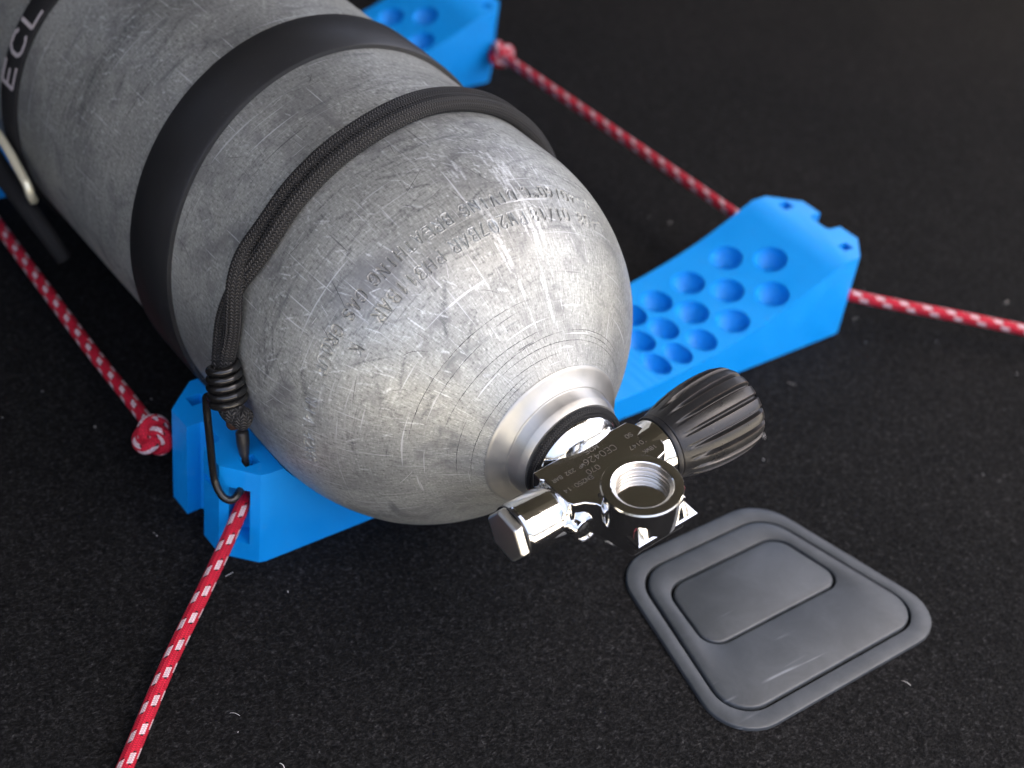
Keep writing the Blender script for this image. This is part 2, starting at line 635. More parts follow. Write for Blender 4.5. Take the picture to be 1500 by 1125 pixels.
FONT = {  # single-stroke capitals on a 4 x 6 grid
    '0': [[(1, 0), (3, 0), (4, 1.5), (4, 4.5), (3, 6), (1, 6), (0, 4.5), (0, 1.5), (1, 0)]],
    '1': [[(1, 4.8), (2.2, 6), (2.2, 0)]],
    '2': [[(0, 4.6), (1, 6), (3, 6), (4, 4.7), (3.6, 3.4), (0, 0), (4, 0)]],
    '3': [[(0, 5.2), (1, 6), (3, 6), (4, 5), (3, 3.3), (1.6, 3.2), (3, 3.1), (4, 1.6), (3, 0), (1, 0), (0, .9)]],
    '4': [[(3, 0), (3, 6), (0, 2), (4, 2)]],
    '5': [[(4, 6), (.5, 6), (.2, 3.4), (2.6, 3.7), (4, 2.4), (3.6, .6), (2, 0), (0, .6)]],
    '6': [[(3.4, 6), (1, 4.4), (0, 2), (1, 0), (3, 0), (4, 1.6), (3, 3.2), (1, 3.2), (0, 2)]],
    '7': [[(0, 6), (4, 6), (1.4, 0)]],
    '8': [[(1, 3.2), (0, 4.6), (1, 6), (3, 6), (4, 4.6), (3, 3.2), (1, 3.2), (0, 1.6), (1, 0), (3, 0), (4, 1.6), (3, 3.2)]],
    'A': [[(0, 0), (2, 6), (4, 0)], [(.8, 2.2), (3.2, 2.2)]],
    'B': [[(0, 0), (0, 6), (2.8, 6), (3.8, 4.8), (2.8, 3.2), (0, 3.2)], [(2.8, 3.2), (4, 1.7), (3, 0), (0, 0)]],
    'C': [[(4, 5), (3, 6), (1, 6), (0, 4.5), (0, 1.5), (1, 0), (3, 0), (4, 1)]],
    'D': [[(0, 0), (0, 6), (2.4, 6), (4, 4.4), (4, 1.6), (2.4, 0), (0, 0)]],
    'E': [[(4, 6), (0, 6), (0, 0), (4, 0)], [(0, 3.1), (3, 3.1)]],
    'G': [[(4, 5), (3, 6), (1, 6), (0, 4.5), (0, 1.5), (1, 0), (3, 0), (4, 1.2), (4, 2.6), (2.4, 2.6)]],
    'H': [[(0, 0), (0, 6)], [(4, 0), (4, 6)], [(0, 3.1), (4, 3.1)]],
    'I': [[(2, 0), (2, 6)]],
    'K': [[(0, 0), (0, 6)], [(4, 6), (0, 2.4)], [(1.3, 3.4), (4, 0)]],
    'L': [[(0, 6), (0, 0), (3.6, 0)]],
    'M': [[(0, 0), (0, 6), (2, 2.4), (4, 6), (4, 0)]],
    'N': [[(0, 0), (0, 6), (4, 0), (4, 6)]],
    'O': [[(1, 0), (3, 0), (4, 1.5), (4, 4.5), (3, 6), (1, 6), (0, 4.5), (0, 1.5), (1, 0)]],
    'P': [[(0, 0), (0, 6), (2.8, 6), (4, 4.7), (2.8, 3), (0, 3)]],
    'R': [[(0, 0), (0, 6), (2.8, 6), (4, 4.7), (2.8, 3.1), (0, 3.1)], [(1.8, 3.1), (4, 0)]],
    'S': [[(4, 5), (3, 6), (1, 6), (0, 4.7), (1, 3.3), (3, 2.8), (4, 1.4), (3, 0), (1, 0), (0, 1)]],
    'T': [[(0, 6), (4, 6)], [(2, 6), (2, 0)]],
    'U': [[(0, 6), (0, 1.4), (1, 0), (3, 0), (4, 1.4), (4, 6)]],
    'V': [[(0, 6), (2, 0), (4, 6)]],
    'W': [[(0, 6), (1, 0), (2, 3.8), (3, 0), (4, 6)]],
    '.': [[(1.8, 0), (2.2, .4)]],
    '-': [[(.6, 3), (3.4, 3)]],
    '/': [[(.6, -.2), (3.4, 6.2)]],
    ':': [[(2, 1), (2, 1.5)], [(2, 4), (2, 4.5)]],
    'o': [[(.6, 4.6), (1.4, 4), (2.2, 4.6), (2.2, 5.4), (1.4, 6), (.6, 5.4), (.6, 4.6)]],
}

# stamped lines: (text, x of the line, angle of first letter, degrees per letter)
STAMP = [('-40/60oC', .1100, 122.0, 3.07), ('DIVING', .1100, 95.1, 3.18), ('BREATHING', .1100, 73.5, 3.24),
         ('GAS', .1100, 42.0, 3.1), ('GROUP', .1100, 30.5, 3.2), ('1', .1100, 11.4, 3.1), ('W14.42KG', .1100, 7.4, 3.06),
         ('0408', .1198, 130.1, 3.7), ('01/18', .1198, 112.4, 3.28), ('PW207BAR', .1198, 94.4, 3.42),
         ('PH311BAR', .1198, 64.7, 3.42), ('K', .1198, 29.0, 3.3),
         ('TS', .1100, 129.5, 3.1)]


def stamp_segments():
    """stroke segments in (theta rad, x) on the shoulder; letter tops point at the neck."""
    segs = []
    for text, x0, th0, step in STAMP:
        r0 = rad_at(x0)
        dx = 0.0047                                  # letter height measured along x
        for i, ch in enumerate(text):
            thc = math.radians(th0 - i * step)
            jx = random.uniform(-.0004, .0004)
            tilt = random.uniform(-.08, .08)
            for st in FONT[ch]:
                pts = []
                for a, b in st:
                    a2, b2 = a - 2, b - 3
                    a2, b2 = a2 + tilt * b2, b2
                    pts.append((thc - a2 / 4 * 0.0028 / r0, x0 + jx + b2 / 6 * dx))
                segs += [(pts[k], pts[k + 1]) for k in range(len(pts) - 1)]
    return segs


def make_cylinder_mesh():
    # rows along the profile: coarse far barrel, fine where letters are stamped
    rows = [(-.482, .0), (-.482, .070), (-.480, .080), (-.474, .0875), (-.466, .0912), (-.458, R)]
    rows += [(x, R) for x in np.arange(-.45, -.2, .008)]
    rows += [(x, R) for x in np.arange(-.2, .0655, .0009)]
    x = .066
    while x < .1646:
        rows.append((x, rad_at(x)))
        x += .00019 if .1045 < x < .1262 else .0006
    neck = [(.1645, .0340), (.1649, .0338)]
    for t in np.linspace(0, 1, 9)[1:]:               # run-out cone to the neck collar
        neck.append((.1649 + .0046 * t, .0338 - .0068 * t - .0007 * math.sin(PI * t)))
    neck += [(.1697, .0270), (.1699, .0265), (.1701, .0263), (.1752, .0257), (.1757, .0255), (.1780, .0243), (.1784, .0240),
             (.1784, .0185), (.170, .0180)]
    nb = len(rows)
    prof = np.array(rows + neck)
    fine = np.radians(np.arange(-26, 142, .16))
    coarse = np.radians(np.arange(142, 334, 2.4))
    th = np.concatenate([fine, coarse])
    n = len(th)
    m = len(prof)
    s = np.concatenate([[0], np.cumsum(np.hypot(np.diff(prof[:, 0]), np.diff(prof[:, 1])))])
    X = np.repeat(prof[:, 0][:, None], n, 1)
    RR = np.repeat(prof[:, 1][:, None], n, 1)
    TH = np.repeat(th[None], m, 0)
    # stamped strokes pressed into the shoulder, metal pushed up along their rims
    near = np.full((m, n), 1.0)
    r_row = np.repeat(prof[:, 1][:, None], n, 1)
    slope = 1.22                                      # profile length per x here
    r0 = 0.08
    for (t0, x0), (t1, x1) in stamp_segments():
        i0, i1 = np.searchsorted(prof[:nb, 0], [min(x0, x1) - .0012, max(x0, x1) + .0012])
        j0, j1 = np.searchsorted(fine, [min(t0, t1) - .016, max(t0, t1) + .016])
        if i1 <= i0 or j1 <= j0:
            continue
        gx = (X[i0:i1, j0:j1] - x0) * slope
        gt = (TH[i0:i1, j0:j1] - t0) * r_row[i0:i1, j0:j1]
        dx, dt = (x1 - x0) * slope, (t1 - t0) * r0
        L = dx * dx + dt * dt + 1e-12
        k = np.clip((gx * dx + gt * dt) / L, 0, 1)
        d = np.hypot(gx - k * dx, gt - k * dt)
        near[i0:i1, j0:j1] = np.minimum(near[i0:i1, j0:j1], d)
    dep = -.00046 * np.exp(-(near / .00027) ** 2) + .00015 * np.exp(-((near - .00058) / .00022) ** 2)
    RR = RR + dep
    # wear: clusters of dark rub streaks and of bright nicks, thickest beside the bands and on the shoulder
    dark = np.zeros((m, n))
    pale = np.zeros((m, n))
    g = random.Random(31)

    def streak(arr, x0, t0, L, a, w, k):
        x1, t1 = x0 + math.cos(a) * L, t0 + math.sin(a) * L / .088
        i0, i1 = np.searchsorted(prof[:nb, 0], [min(x0, x1) - 3 * w, min(max(x0, x1) + 3 * w, .160)])
        j0, j1 = np.searchsorted(fine, [min(t0, t1) - 3 * w / .06, max(t0, t1) + 3 * w / .06])
        if i1 <= i0 or j1 <= j0:
            return
        gx = X[i0:i1, j0:j1] - x0
        gt = (TH[i0:i1, j0:j1] - t0) * .088
        dx, dt = x1 - x0, (t1 - t0) * .088
        q_ = np.clip((gx * dx + gt * dt) / (dx * dx + dt * dt + 1e-12), 0, 1)
        d = np.hypot(gx - q_ * dx, gt - q_ * dt)
        ww = w * (.35 + .65 * np.sin(PI * (q_ * .9 + .05)))
        arr[i0:i1, j0:j1] = np.maximum(arr[i0:i1, j0:j1], k * np.exp(-(d / ww) ** 2))

    hubs = [(-.09, .25), (-.125, .45), (-.07, .9), (-.12, .9), (.025, 1.55), (.03, 1.9), (.07, 1.75), (.085, 1.5), (.06, 1.2), (.09, 1.05), (.03, .7), (.08, .55),
            (.09, .1), (.12, 1.8), (.13, 1.2), (.115, .5), (.13, .2), (.145, .9), (.10, 2.0), (-.06, 1.6), (-.1, 1.35)]
    for hx, ht in hubs:
        base = g.choice([1.57, 1.57, 1.2, .5, 1.9])
        for _ in range(g.randint(8, 26)):
            streak(dark, hx + g.gauss(0, .011), ht + g.gauss(0, .16), g.uniform(.003, .026), base + g.gauss(0, .22), g.uniform(.00022, .0009) * (2.2 if g.random() < .12 else 1), g.uniform(.25, 1.0))
        for _ in range(g.randint(12, 34)):
            streak(pale, hx + g.gauss(0, .014), ht + g.gauss(0, .2), g.uniform(.0008, .007), g.gauss(.6, .5), g.uniform(.00022, .0005), g.uniform(.3, 1.0))
    for _ in range(26):                               # the long dark smears on the far barrel
        streak(dark, -.105 + g.gauss(0, .004), .1 + g.uniform(0, .5), g.uniform(.02, .05), 1.57 + g.gauss(0, .05), g.uniform(.0008, .0022), g.uniform(.3, .8))
    for _ in range(16):
        streak(dark, -.072 + g.gauss(0, .003), .62 + g.uniform(0, .35), g.uniform(.012, .03), 1.45 + g.gauss(0, .06), g.uniform(.0004, .0012), g.uniform(.3, .8))
    for t_ in (1.47, 1.66, 1.72):                     # pale runs down the shoulder, across the stamping
        for _ in range(26):
            streak(pale, g.uniform(.085, .145), t_ + g.gauss(0, .02), g.uniform(.002, .012), g.gauss(0, .12), g.uniform(.0003, .0009), g.uniform(.3, .9))
    # slight waviness of a used cylinder
    V = np.stack([X, -RR * np.cos(TH), RR * np.sin(TH)], -1).reshape(-1, 3)
    idx = np.arange(m * n).reshape(m, n)
    q = np.stack([idx[:-1], np.roll(idx[:-1], -1, 1), np.roll(idx[1:], -1, 1), idx[1:]], -1).reshape(-1, 4)
    me = bpy.data.meshes.new('m')
    me.vertices.add(len(V))
    me.vertices.foreach_set('co', V.astype(np.float32).ravel())
    me.loops.add(q.size)
    me.loops.foreach_set('vertex_index', q.astype(np.int32).ravel())
    me.polygons.add(len(q))
    me.polygons.foreach_set('loop_start', np.arange(0, q.size, 4, dtype=np.int32))
    me.update(calc_edges=True)
    UU = np.stack([TH * .09, np.repeat(s[:, None], n, 1)], -1)
    uvq = UU.reshape(-1, 2)[q].reshape(-1, 4, 2)
    uvq = uvq.copy()
    wrap = (uvq[:, 1, 0] < uvq[:, 0, 0])
    uvq[wrap, 1, 0] += 2 * PI * .09
    uvq[wrap, 2, 0] += 2 * PI * .09
    ul = me.uv_layers.new(name='UVMap')
    ul.data.foreach_set('uv', uvq.astype(np.float32).ravel())
    for nm_, arr in (('wear_dark', dark), ('wear_pale', pale)):
        wa = me.attributes.new(nm_, 'FLOAT', 'POINT')
        wa.data.foreach_set('value', arr.astype(np.float32).ravel())
    ad = me.attributes.new('stamp_shade', 'FLOAT', 'POINT')
    ad.data.foreach_set('value', np.exp(-(near / .00030) ** 2).astype(np.float32).ravel())
    me.materials.append(M['alu'])
    me.materials.append(M['neck'])
    mi = np.zeros((m - 1, n), np.int32)
    mi[nb:] = 1
    me.polygons.foreach_set('material_index', mi.ravel())
    me.validate()
    return me


tank = thing('diving_cylinder', 'scratched bare aluminium diving cylinder lying on its side in blue cradles', 'diving cylinder', (-.15, 0, -R))
body = link('cylinder_body', make_cylinder_mesh(), None, tank, 40)


def surf(th, x, up=0.0):
    r = rad_at(x) + up
    return Vector((x, -r * math.cos(th), r * math.sin(th)))


def scratches(count, mat, name, x0, x1, lmin, lmax, w0, seed, up):
    g = random.Random(seed)
    V, F = [], []
    for _ in range(count):
        x = g.uniform(x0, x1)
        th = g.uniform(-.4, 2.3)
        L = g.uniform(lmin, lmax) * (1 if g.random() < .8 else 1.8)
        a = g.choice([g.gauss(.5, .35), g.gauss(2.2, .5), g.uniform(0, PI)])
        curv = g.gauss(0, 26)
        w = w0 * g.uniform(.4, 1.4)
        n = max(4, int(L / .0025))
        base = len(V)
        for i in range(n + 1):
            ww = w * (math.sin(PI * (i + .25) / (n + .5)) ** .6) * g.uniform(.6, 1.2)
            nx, nt = -math.sin(a), math.cos(a)
            for sgn in (-1, 1):
                V.append(surf(th + sgn * ww * nt / .088, x + sgn * ww * nx, up))
            x += math.cos(a) * L / n
            th += math.sin(a) * L / n / .088
            a += curv * L / n
        for i in range(n):
            b = base + 2 * i
            F.append((b, b + 1, b + 3, b + 2))
    return link(name, mesh(V, F), mat, tank, 180, kind='stuff')


scratches(120, M['scratch_dark'], 'scratch_marks', -.12, .142, .003, .016, .00010, 3, .00004)
scratches(34, M['scratch_pale'], 'scuff_marks', -.06, .146, .002, .008, .00009, 5, .00005)



def ring_marks():
    # broken turning rings scratched round the shoulder close to the neck
    g = random.Random(21)
    V, F = [], []
    for x0 in (.1625, .1606, .1592, .1571, .1560, .1548, .1521, .1466, .1440):
        for _ in range(g.choice([1, 2, 3])):
            t0, L = g.uniform(-.5, 2.0), g.uniform(.3, 1.3)
            n = int(L / .02)
            b = len(V)
            for i in range(n + 1):
                th = t0 + L * i / n
                x = x0 + .0005 * math.sin(th * 1.7 + x0 * 900) + g.uniform(-.00006, .00006)
                w = .00009 * g.uniform(.3, 1.5) * math.sin(PI * (i + .3) / (n + .6))
                V.append(surf(th, x - w, .00005))
                V.append(surf(th, x + w, .00005))
            for i in range(n):
                F.append((b + 2 * i, b + 2 * i + 1, b + 2 * i + 3, b + 2 * i + 2))
    return link('turning_rings', mesh(V, F), M['scratch_dark'], tank, 180, kind='stuff')


ring_marks()

# ---- valve: axis D points along the hand wheel, N out of the outlet
PH = math.radians(9)
D = Vector((0, math.cos(PH), math.sin(PH)))
N = Vector((0, -math.sin(PH), math.cos(PH)))


def vp(x, y, n):
    return Vector((x, 0, 0)) + D * y + N * n


NT0 = 0.0118        # height of the engraved flat
valve_blk = prism([(.1865, -.0262), (.1915, -.0262), (.1925, -.0250), (.2075, -.0250), (.2100, -.0238), (.2118, -.0195), (.2150, -.0165), (.2200, -.0148),
                   (.2330, -.0120), (.2330, .0140), (.2110, .0165), (.2090, .0240), (.2060, .0262), (.1985, .0275),
                   (.1890, .0235), (.1865, .0215)], -.0060, NT0, lambda a, b, c: vp(a, b, c))
valve = link('valve', valve_blk, M['chrome'], tank, 30)
bevel(valve, 0.0012, 3)

# round neck fitting of the valve, rising into the body
neckf = lathe((.1740, 0, 0), (1, 0, 0), [(0, .0180), (.0060, .0190), (.0070, .0207), (.0090, .0207), (.0112, .0194),
                                         (.0136, .0165), (.0152, .0125), (.0156, .004)], 72)
link('valve_shoulder', neckf, M['chrome'], valve, 30)

# outlet boss: threaded bore
XB = .2235
pr = [(.0050, .0158), (.0070, .0160), (.0125, .0163), (.0192, .0164), (.0199, .0160), (.0200, .0155), (.0200, .0124), (.0197, .0120), (.0193, .0120)]
link('outlet', lathe(vp(XB, -.0008, 0), N, pr[:], 96, up=(1, 0, 0), open_end=True), M['chrome'], valve, 28)
pr = [(.01935, .01205)]
z = .0193
while z > .0082:
    pr += [(z - .0007, .0107), (z - .0011, .0107), (z - .0018, .0122), (z - .0021, .0122)]
    z -= .0021
pr += [(.0066, .0114), (.0060, .0112), (.0056, .0086), (.0022, .0084), (.0018, .0050), (-.0040, .0050), (-.0042, .0005)]
link('threaded_bore', lathe(vp(XB, -.0008, 0), N, pr, 96, up=(1, 0, 0), open_end=True), M['bore'], valve, 20)
seat = lathe(vp(XB, -.0008, .0023), N, [(0, .0079), (.0006, .0079), (.0009, .0074), (.0009, .0056), (0, .0054)], 64, up=(1, 0, 0))
link('outlet_seat', seat, M['brass'], valve, 40)

# square foot under the boss, corners sloping up into it
def square_loft():
    rings = []

    def sq(x0, x1, y0, y1, n_, k=64):
        out = []
        for i in range(k):
            a = 2 * PI * i / k + PI / 4
            c, s = math.cos(a), math.sin(a)
            mm = max(abs(c), abs(s))
            out.append(vp((x0 + x1) / 2 + c / mm * (x1 - x0) / 2, (y0 + y1) / 2 + s / mm * (y1 - y0) / 2, n_))
        return out

    def ci(r, n_, k=64):
        return [vp(XB + r * math.cos(2 * PI * i / k + PI / 4), -.0008 + r * math.sin(2 * PI * i / k + PI / 4), n_) for i in range(k)]

    rings.append(sq(.2150, .2270, -.0085, .0085, -.0100))
    rings.append(sq(.2085, .2380, -.0138, .0143, .0040))
    rings.append(sq(.2080, .2388, -.0146, .0151, .0048))
    rings.append(sq(.2080, .2388, -.0146, .0151, .0066))
    rings.append(sq(.2085, .2382, -.0140, .0145, .0074))
    rings.append(ci(.0161, .0135))
    V = [p for r_ in rings for p in r_]
    k = 64
    F = [tuple(range(k))[::-1], tuple((len(rings) - 1) * k + i for i in range(k))]
    for j in range(len(rings) - 1):
        for i in range(k):
            l = (i + 1) % k
            F.append((j * k + i, j * k + l, (j + 1) * k + l, (j + 1) * k + i))
    return fix_normals(mesh(V, F))


link('outlet_foot', square_loft(), M['chrome'], valve, 24)

# left barrel with its hex plug
XK = .1978
barrel = lathe(vp(XK + .001, 0, 0), -D, [(.020, .0100), (.0262, .0108), (.0268, .0114), (.0280, .0116), (.0425, .0116), (.0432, .0113), (.0440, .0108), (.0445, .0085)], 64)
link('side_barrel', barrel, M['chrome'], valve, 30)
def hex_plug_mesh():
    V, F = [], []
    for rr_, yy_ in ((.0112, .0448), (.0118, .0456), (.0118, .0480), (.0110, .0492), (.0070, .0497)):
        for k in range(6):
            a = PI / 3 * k + .94
            V.append(vp(XK + .001 + rr_ * math.cos(a), -yy_, rr_ * math.sin(a)))
    F.append(tuple(range(6))[::-1])
    F.append(tuple(24 + k for k in range(6)))
    for j in range(4):
        for k in range(6):
            l = (k + 1) % 6
            F.append((j * 6 + k, j * 6 + l, j * 6 + 6 + l, j * 6 + 6 + k))
    return fix_normals(mesh(V, F))


plug = link('hex_plug', hex_plug_mesh(), M['steel'], valve, 30)
bevel(plug, .0007, 2)
link('plug_seal', lathe(vp(XK + .001, 0, 0), -D, [(.0443, .0100), (.0443, .0112), (.0451, .0112), (.0451, .0100)], 48), M['gasket'], valve, 40)

# burst disc plug under the body, facing forward
bd = lathe(vp(.2060, -.0200, -.0020), (1, 0, 0), [(0, .0060), (.0075, .0064), (.0080, .0060), (.0082, .0048), (.0074, .0044), (.0072, .001)], 40)
link('burst_disc', bd, M['chrome'], valve, 30)

# hand wheel side collar, gasket and wheel
link('spindle_collar', lathe(vp(XK, 0, 0), D, [(.020, .0120), (.0262, .0128), (.0275, .0135), (.0292, .0135), (.0296, .0130), (.0300, .010)], 64), M['chrome'], valve, 30)
link('gasket_ring', lathe(vp(XK, 0, 0), D, [(.0297, .010), (.0297, .0142), (.0303, .0146), (.0316, .0146), (.0320, .0140), (.0320, .010)], 64), M['gasket'], valve, 40)


def wheel_mesh():
    prof = [(.0318, .0100), (.0318, .0138), (.0323, .0146), (.0335, .0150), (.036, .0158), (.041, .0172), (.047, .0184),
            (.053, .0191), (.059, .0194), (.065, .0193), (.069, .0189), (.0722, .0180), (.0742, .0166), (.0752, .0150), (.0755, .013), (.0740, .0115), (.0738, .004)]
    dense = []
    for (t0, r0), (t1, r1) in zip(prof, prof[1:]):
        for k in range(3):
            dense.append((t0 + (t1 - t0) * k / 3, r0 + (r1 - r0) * k / 3))
    dense.append(prof[-1])
    lobes = 18

    def rad(an, i):
        t = dense[i][0]
        amp = min(1, max(0, (t - .0345) / .012)) * (1 if t < .0748 else max(0, 1 - (t - .0748) / .0006))
        if dense[i][1] < .0128:
            amp = 0
        ph = (an * lobes / (2 * PI) + .1) % 1.0
        d = abs(ph - .5) * 2                      # 0 on a ridge, 1 in a groove
        g = min(1.0, max(0.0, (d - .62) / .22))
        g = g * g * (3 - 2 * g)
        lobe = -.010 * d * d
        return 1 - amp * (.125 * g) + amp * lobe
    return lathe(vp(XK, 0, 0), D, dense, 360, rad=rad)


link('hand_wheel', wheel_mesh(), M['knob'], valve, 50)


# etched writing on the flat
def etch(text, x, y, size, wid=.00009, gap=1.35, rot=0.0):
    V, F = [], []
    for i, ch in enumerate(text):
        if ch == ' ':
            continue
        for st in FONT[ch]:
            for (a0, b0), (a1, b1) in zip(st, st[1:]):
                p0 = Vector(((a0 + i * 4 * gap) * size / 6, b0 * size / 6))
                p1 = Vector(((a1 + i * 4 * gap) * size / 6, b1 * size / 6))
                d = (p1 - p0)
                if d.length < 1e-9:
                    continue
                nn = Vector((-d.y, d.x)).normalized() * wid
                b = len(V)
                for p in (p0 - nn, p0 + nn, p1 + nn, p1 - nn):
                    # reads from the wheel side to the plug side, tops towards the outlet
                    V.append(vp(x + p.y + rot * p.x, y - p.x, NT0 + .00008))
                F.append((b, b + 1, b + 2, b + 3))
    return mesh(V, F)


link('etched_writing', join([
    etch('M25', .1890, .0035, .0026), etch('CE0426', .1935, .0090, .0030), etch('070', .1985, -.0030, .0024),
    etch('WP 232 BAR', .1945, -.0070, .0018), etch('EN250:14', .2015, -.0085, .0020),
    etch('S0', .1925, .0190, .0020), etch('10147', .1985, .0215, .0020), etch('18WK', .2035, .0225, .0019)]), M['etch'], valve)

# ------------------------------------------------------------------ things fastened round the cylinder
def band_ring(plane0, plane1, thick, n=160, r=R):
    """flat rubber ring lying on the barrel between two slightly tilted planes."""
    V, F, U = [], [], []
    sec = [(0, .0001), (0, thick * .8), (.03, thick), (.5, thick * 1.08), (.97, thick), (1, thick * .8), (1, .0001)]
    m = len(sec)
    for k in range(n):
        th = 2 * PI * k / n
        y, z = -r * math.cos(th), r * math.sin(th)
        xa = plane0[0] + plane0[1] * y + plane0[2] * z
        xb = plane1[0] + plane1[1] * y + plane1[2] * z
        for u, h in sec:
            rr = r + h
            V.append((xa + (xb - xa) * u, -rr * math.cos(th), rr * math.sin(th)))
            U.append((th * r, u * .04))
    for k in range(n):
        l = (k + 1) % n
        for j in range(m - 1):
            F.append((k * m + j, l * m + j, l * m + j + 1, k * m + j + 1))
    return fix_normals(mesh(V, F, U))


rb = link('rubber_band', band_ring((-.0392, -.0749, -.0847), (0, -.0555, -.1472), .0026), M['rubber'], None, 40)
tag(rb, 'wide flat black rubber band stretched round the cylinder barrel', 'rubber band')

strap = thing('webbing_strap', 'black webbing strap with pale letters and a brass wire ring round the cylinder', 'strap', (-.175, 0, -R))
link('strap_band', band_ring((-.1825, -.02, -.005), (-.1625, .015, -.012), .0022), M['web'], strap, 40)


def strap_letters():
    V, F = [], []
    for text, th0 in (('ECLI', 12.0),):
        for i, ch in enumerate(text):
            thc = math.radians(th0 + i * 10.2)
            for st in FONT[ch]:
                for (a0, b0), (a1, b1) in zip(st, st[1:]):
                    P0 = ((a0 / 4) * math.radians(7.0), b0 / 6)
                    P1 = ((a1 / 4) * math.radians(7.0), b1 / 6)
                    n = 4
                    d = Vector(((P1[0] - P0[0]) * R, (P0[1] - P1[1]) * .0125))
                    if d.length < 1e-6:
                        continue
                    nn = Vector((-d.y, d.x)).normalized() * .0011
                    b = len(V)
                    for k in range(n + 1):
                        t = k / n
                        th = thc + P0[0] + (P1[0] - P0[0]) * t
                        x = -.1665 - (P0[1] + (P1[1] - P0[1]) * t) * .0125
                        for sg in (-1, 1):
                            tt = th + sg * nn.x / R
                            rr = R + .0026
                            V.append((x + sg * nn.y, -rr * math.cos(tt), rr * math.sin(tt)))
                    for k in range(n):
                        q_ = b + 2 * k
                        F.append((q_, q_ + 1, q_ + 3, q_ + 2))
    return mesh(V, F)


link('strap_lettering', strap_letters(), M['letter'], strap)
link('wire_ring', tube(smooth_path([(-.196, -.0975, -.006), (-.1849, -.0978, -.0094), (-.1762, -.0980, -.0101), (-.1637, -.0980, -.0132), (-.1556, -.0980, -.0165),
                                    (-.1476, -.0980, -.0196), (-.1430, -.0978, -.0225), (-.1421, -.0970, -.0275), (-.1450, -.0945, -.0330)], 6), .0024, 12),
     M['gold'], strap, 180)
link('snap_body', tube(smooth_path([(-.205, -.0965, -.030), (-.175, -.0975, -.034), (-.150, -.0965, -.0395), (-.132, -.0930, -.0480), (-.126, -.0880, -.060)], 6), .0060, 16,
                       rf=lambda t: 1 - .35 * t), M['web'], strap, 180)

# thin cord round the valve neck
tc = thing('neck_cord', 'thin black braided cord looped round the valve neck', 'cord', (.180, 0, -.021))
for k, (xx, rr_) in enumerate(((.1800, .0222), (.1806, .0203))):
    pts = [Vector((xx + .0006 * math.sin(3 * a + k), -rr_ * math.cos(a), rr_ * math.sin(a))) for a in np.linspace(0, 2 * PI, 700)[:-1]]
    pts.append(pts[0])
    link('cord_strand', braid_tube(pts, .00145 if k == 0 else .0010, 24, 6, 9.0, .00016), M['thin'], tc, 180)

# bungee cord over the shoulder with its wire hook
bun = thing('bungee_cord', 'black doubled bungee cord over the cylinder with a coiled wire hook', 'bungee cord', (.058, -.0945, -.06))
TH = np.radians([0, 5, 12, 21, 26, 37, 50, 66, 75, 85, 94, 103, 110, 118, 140, 180, 220])
XC = np.array([.0600, .0595, .0592, .0588, .0587, .0580, .0555, .0532, .0520, .0495, .0470, .0455, .0444, .0430, .0415, .041, .041])
thd = np.linspace(0, math.radians(222), 150)
xd = np.interp(thd, TH, XC)
for _ in range(3):
    xd[1:-1] = (xd[:-2] + 2 * xd[1:-1] + xd[2:]) / 4
for k in (0, 1):
    pts = []
    for th, x in zip(thd, xd):
        tw = np.clip((math.degrees(th) - 9) / 33, 0, 1)
        ph = PI * (tw * tw * (3 - 2 * tw)) + k * PI
        off = .0039
        rr = rad_at(x) + .0035 + (off * abs(math.sin(ph)) * (1 if (math.sin(ph) > 0) else -.05))
        pts.append(Vector((x + off * math.cos(ph), -rr * math.cos(th), rr * math.sin(th))))
    sgn = math.cos(k * PI)
    lead = [Vector((.0655 + sgn * .0029, -.0990, .0020)), Vector((.0618 + sgn * .0030, -.0968, .0075))]
    start = [Vector((.0690 + sgn * .0026, -.0992, -.010))] + lead
    keep = [p for p, th in zip(pts, thd) if math.degrees(th) > 9]
    path = smooth_path(start + keep[::3] + [keep[-1], keep[-1] + Vector((0, -.03, -.028))], 4)
    link('cord_strand', braid_tube(smooth_path(path[::2], 24), .0037, 30), M['bungee'], bun, 180)

c0, c1 = Vector((.0655, -.0995, .0065)), Vector((.0712, -.0997, -.0112))
coil = []
turns = 5.0
ax, e1, e2 = frame(c1 - c0, (1, 0, 0))
a_end = None
for i in range(int(turns * 28) + 1):
    t = i / (turns * 28)
    an = 2 * PI * turns * (t - 1) + PI * .93
    r_ = .0056 + .0014 * min(1, t * 1.5)
    coil.append(c0.lerp(c1, t) + e1 * (r_ * math.cos(an)) + e2 * (r_ * math.sin(an)))
tail = [(.0590, -.1032, -.0150), (.0580, -.1032, -.0205), (.0595, -.1033, -.0290), (.0612, -.1033, -.0380), (.0640, -.1033, -.0530),
        (.0662, -.1030, -.0600), (.0700, -.1015, -.0650), (.0725, -.0985, -.0662), (.0716, -.0950, -.0650), (.0690, -.0918, -.0640), (.0655, -.0885, -.0625), (.0640, -.0870, -.0575)]
hookp = coil + smooth_path([coil[-1]] + [Vector(t) for t in tail], 6)[1:]
link('wire_hook', tube(hookp, .00178, 14), M['hook'], bun, 180)
link('hook_tip', tube(smooth_path([(.0642, -.0872, -.0600), (.0625, -.0867, -.0545), (.0603, -.0863, -.0485), (.0586, -.0860, -.0430), (.0581, -.0860, -.0412)], 4), .0030, 16,
                      rf=lambda t: (.62 + .38 * min(1, max(0, (t - .25) / .3))) * math.sqrt(max(.04, 1 - max(0, (t - .8) / .2) ** 2))), M['tip'], bun, 180)


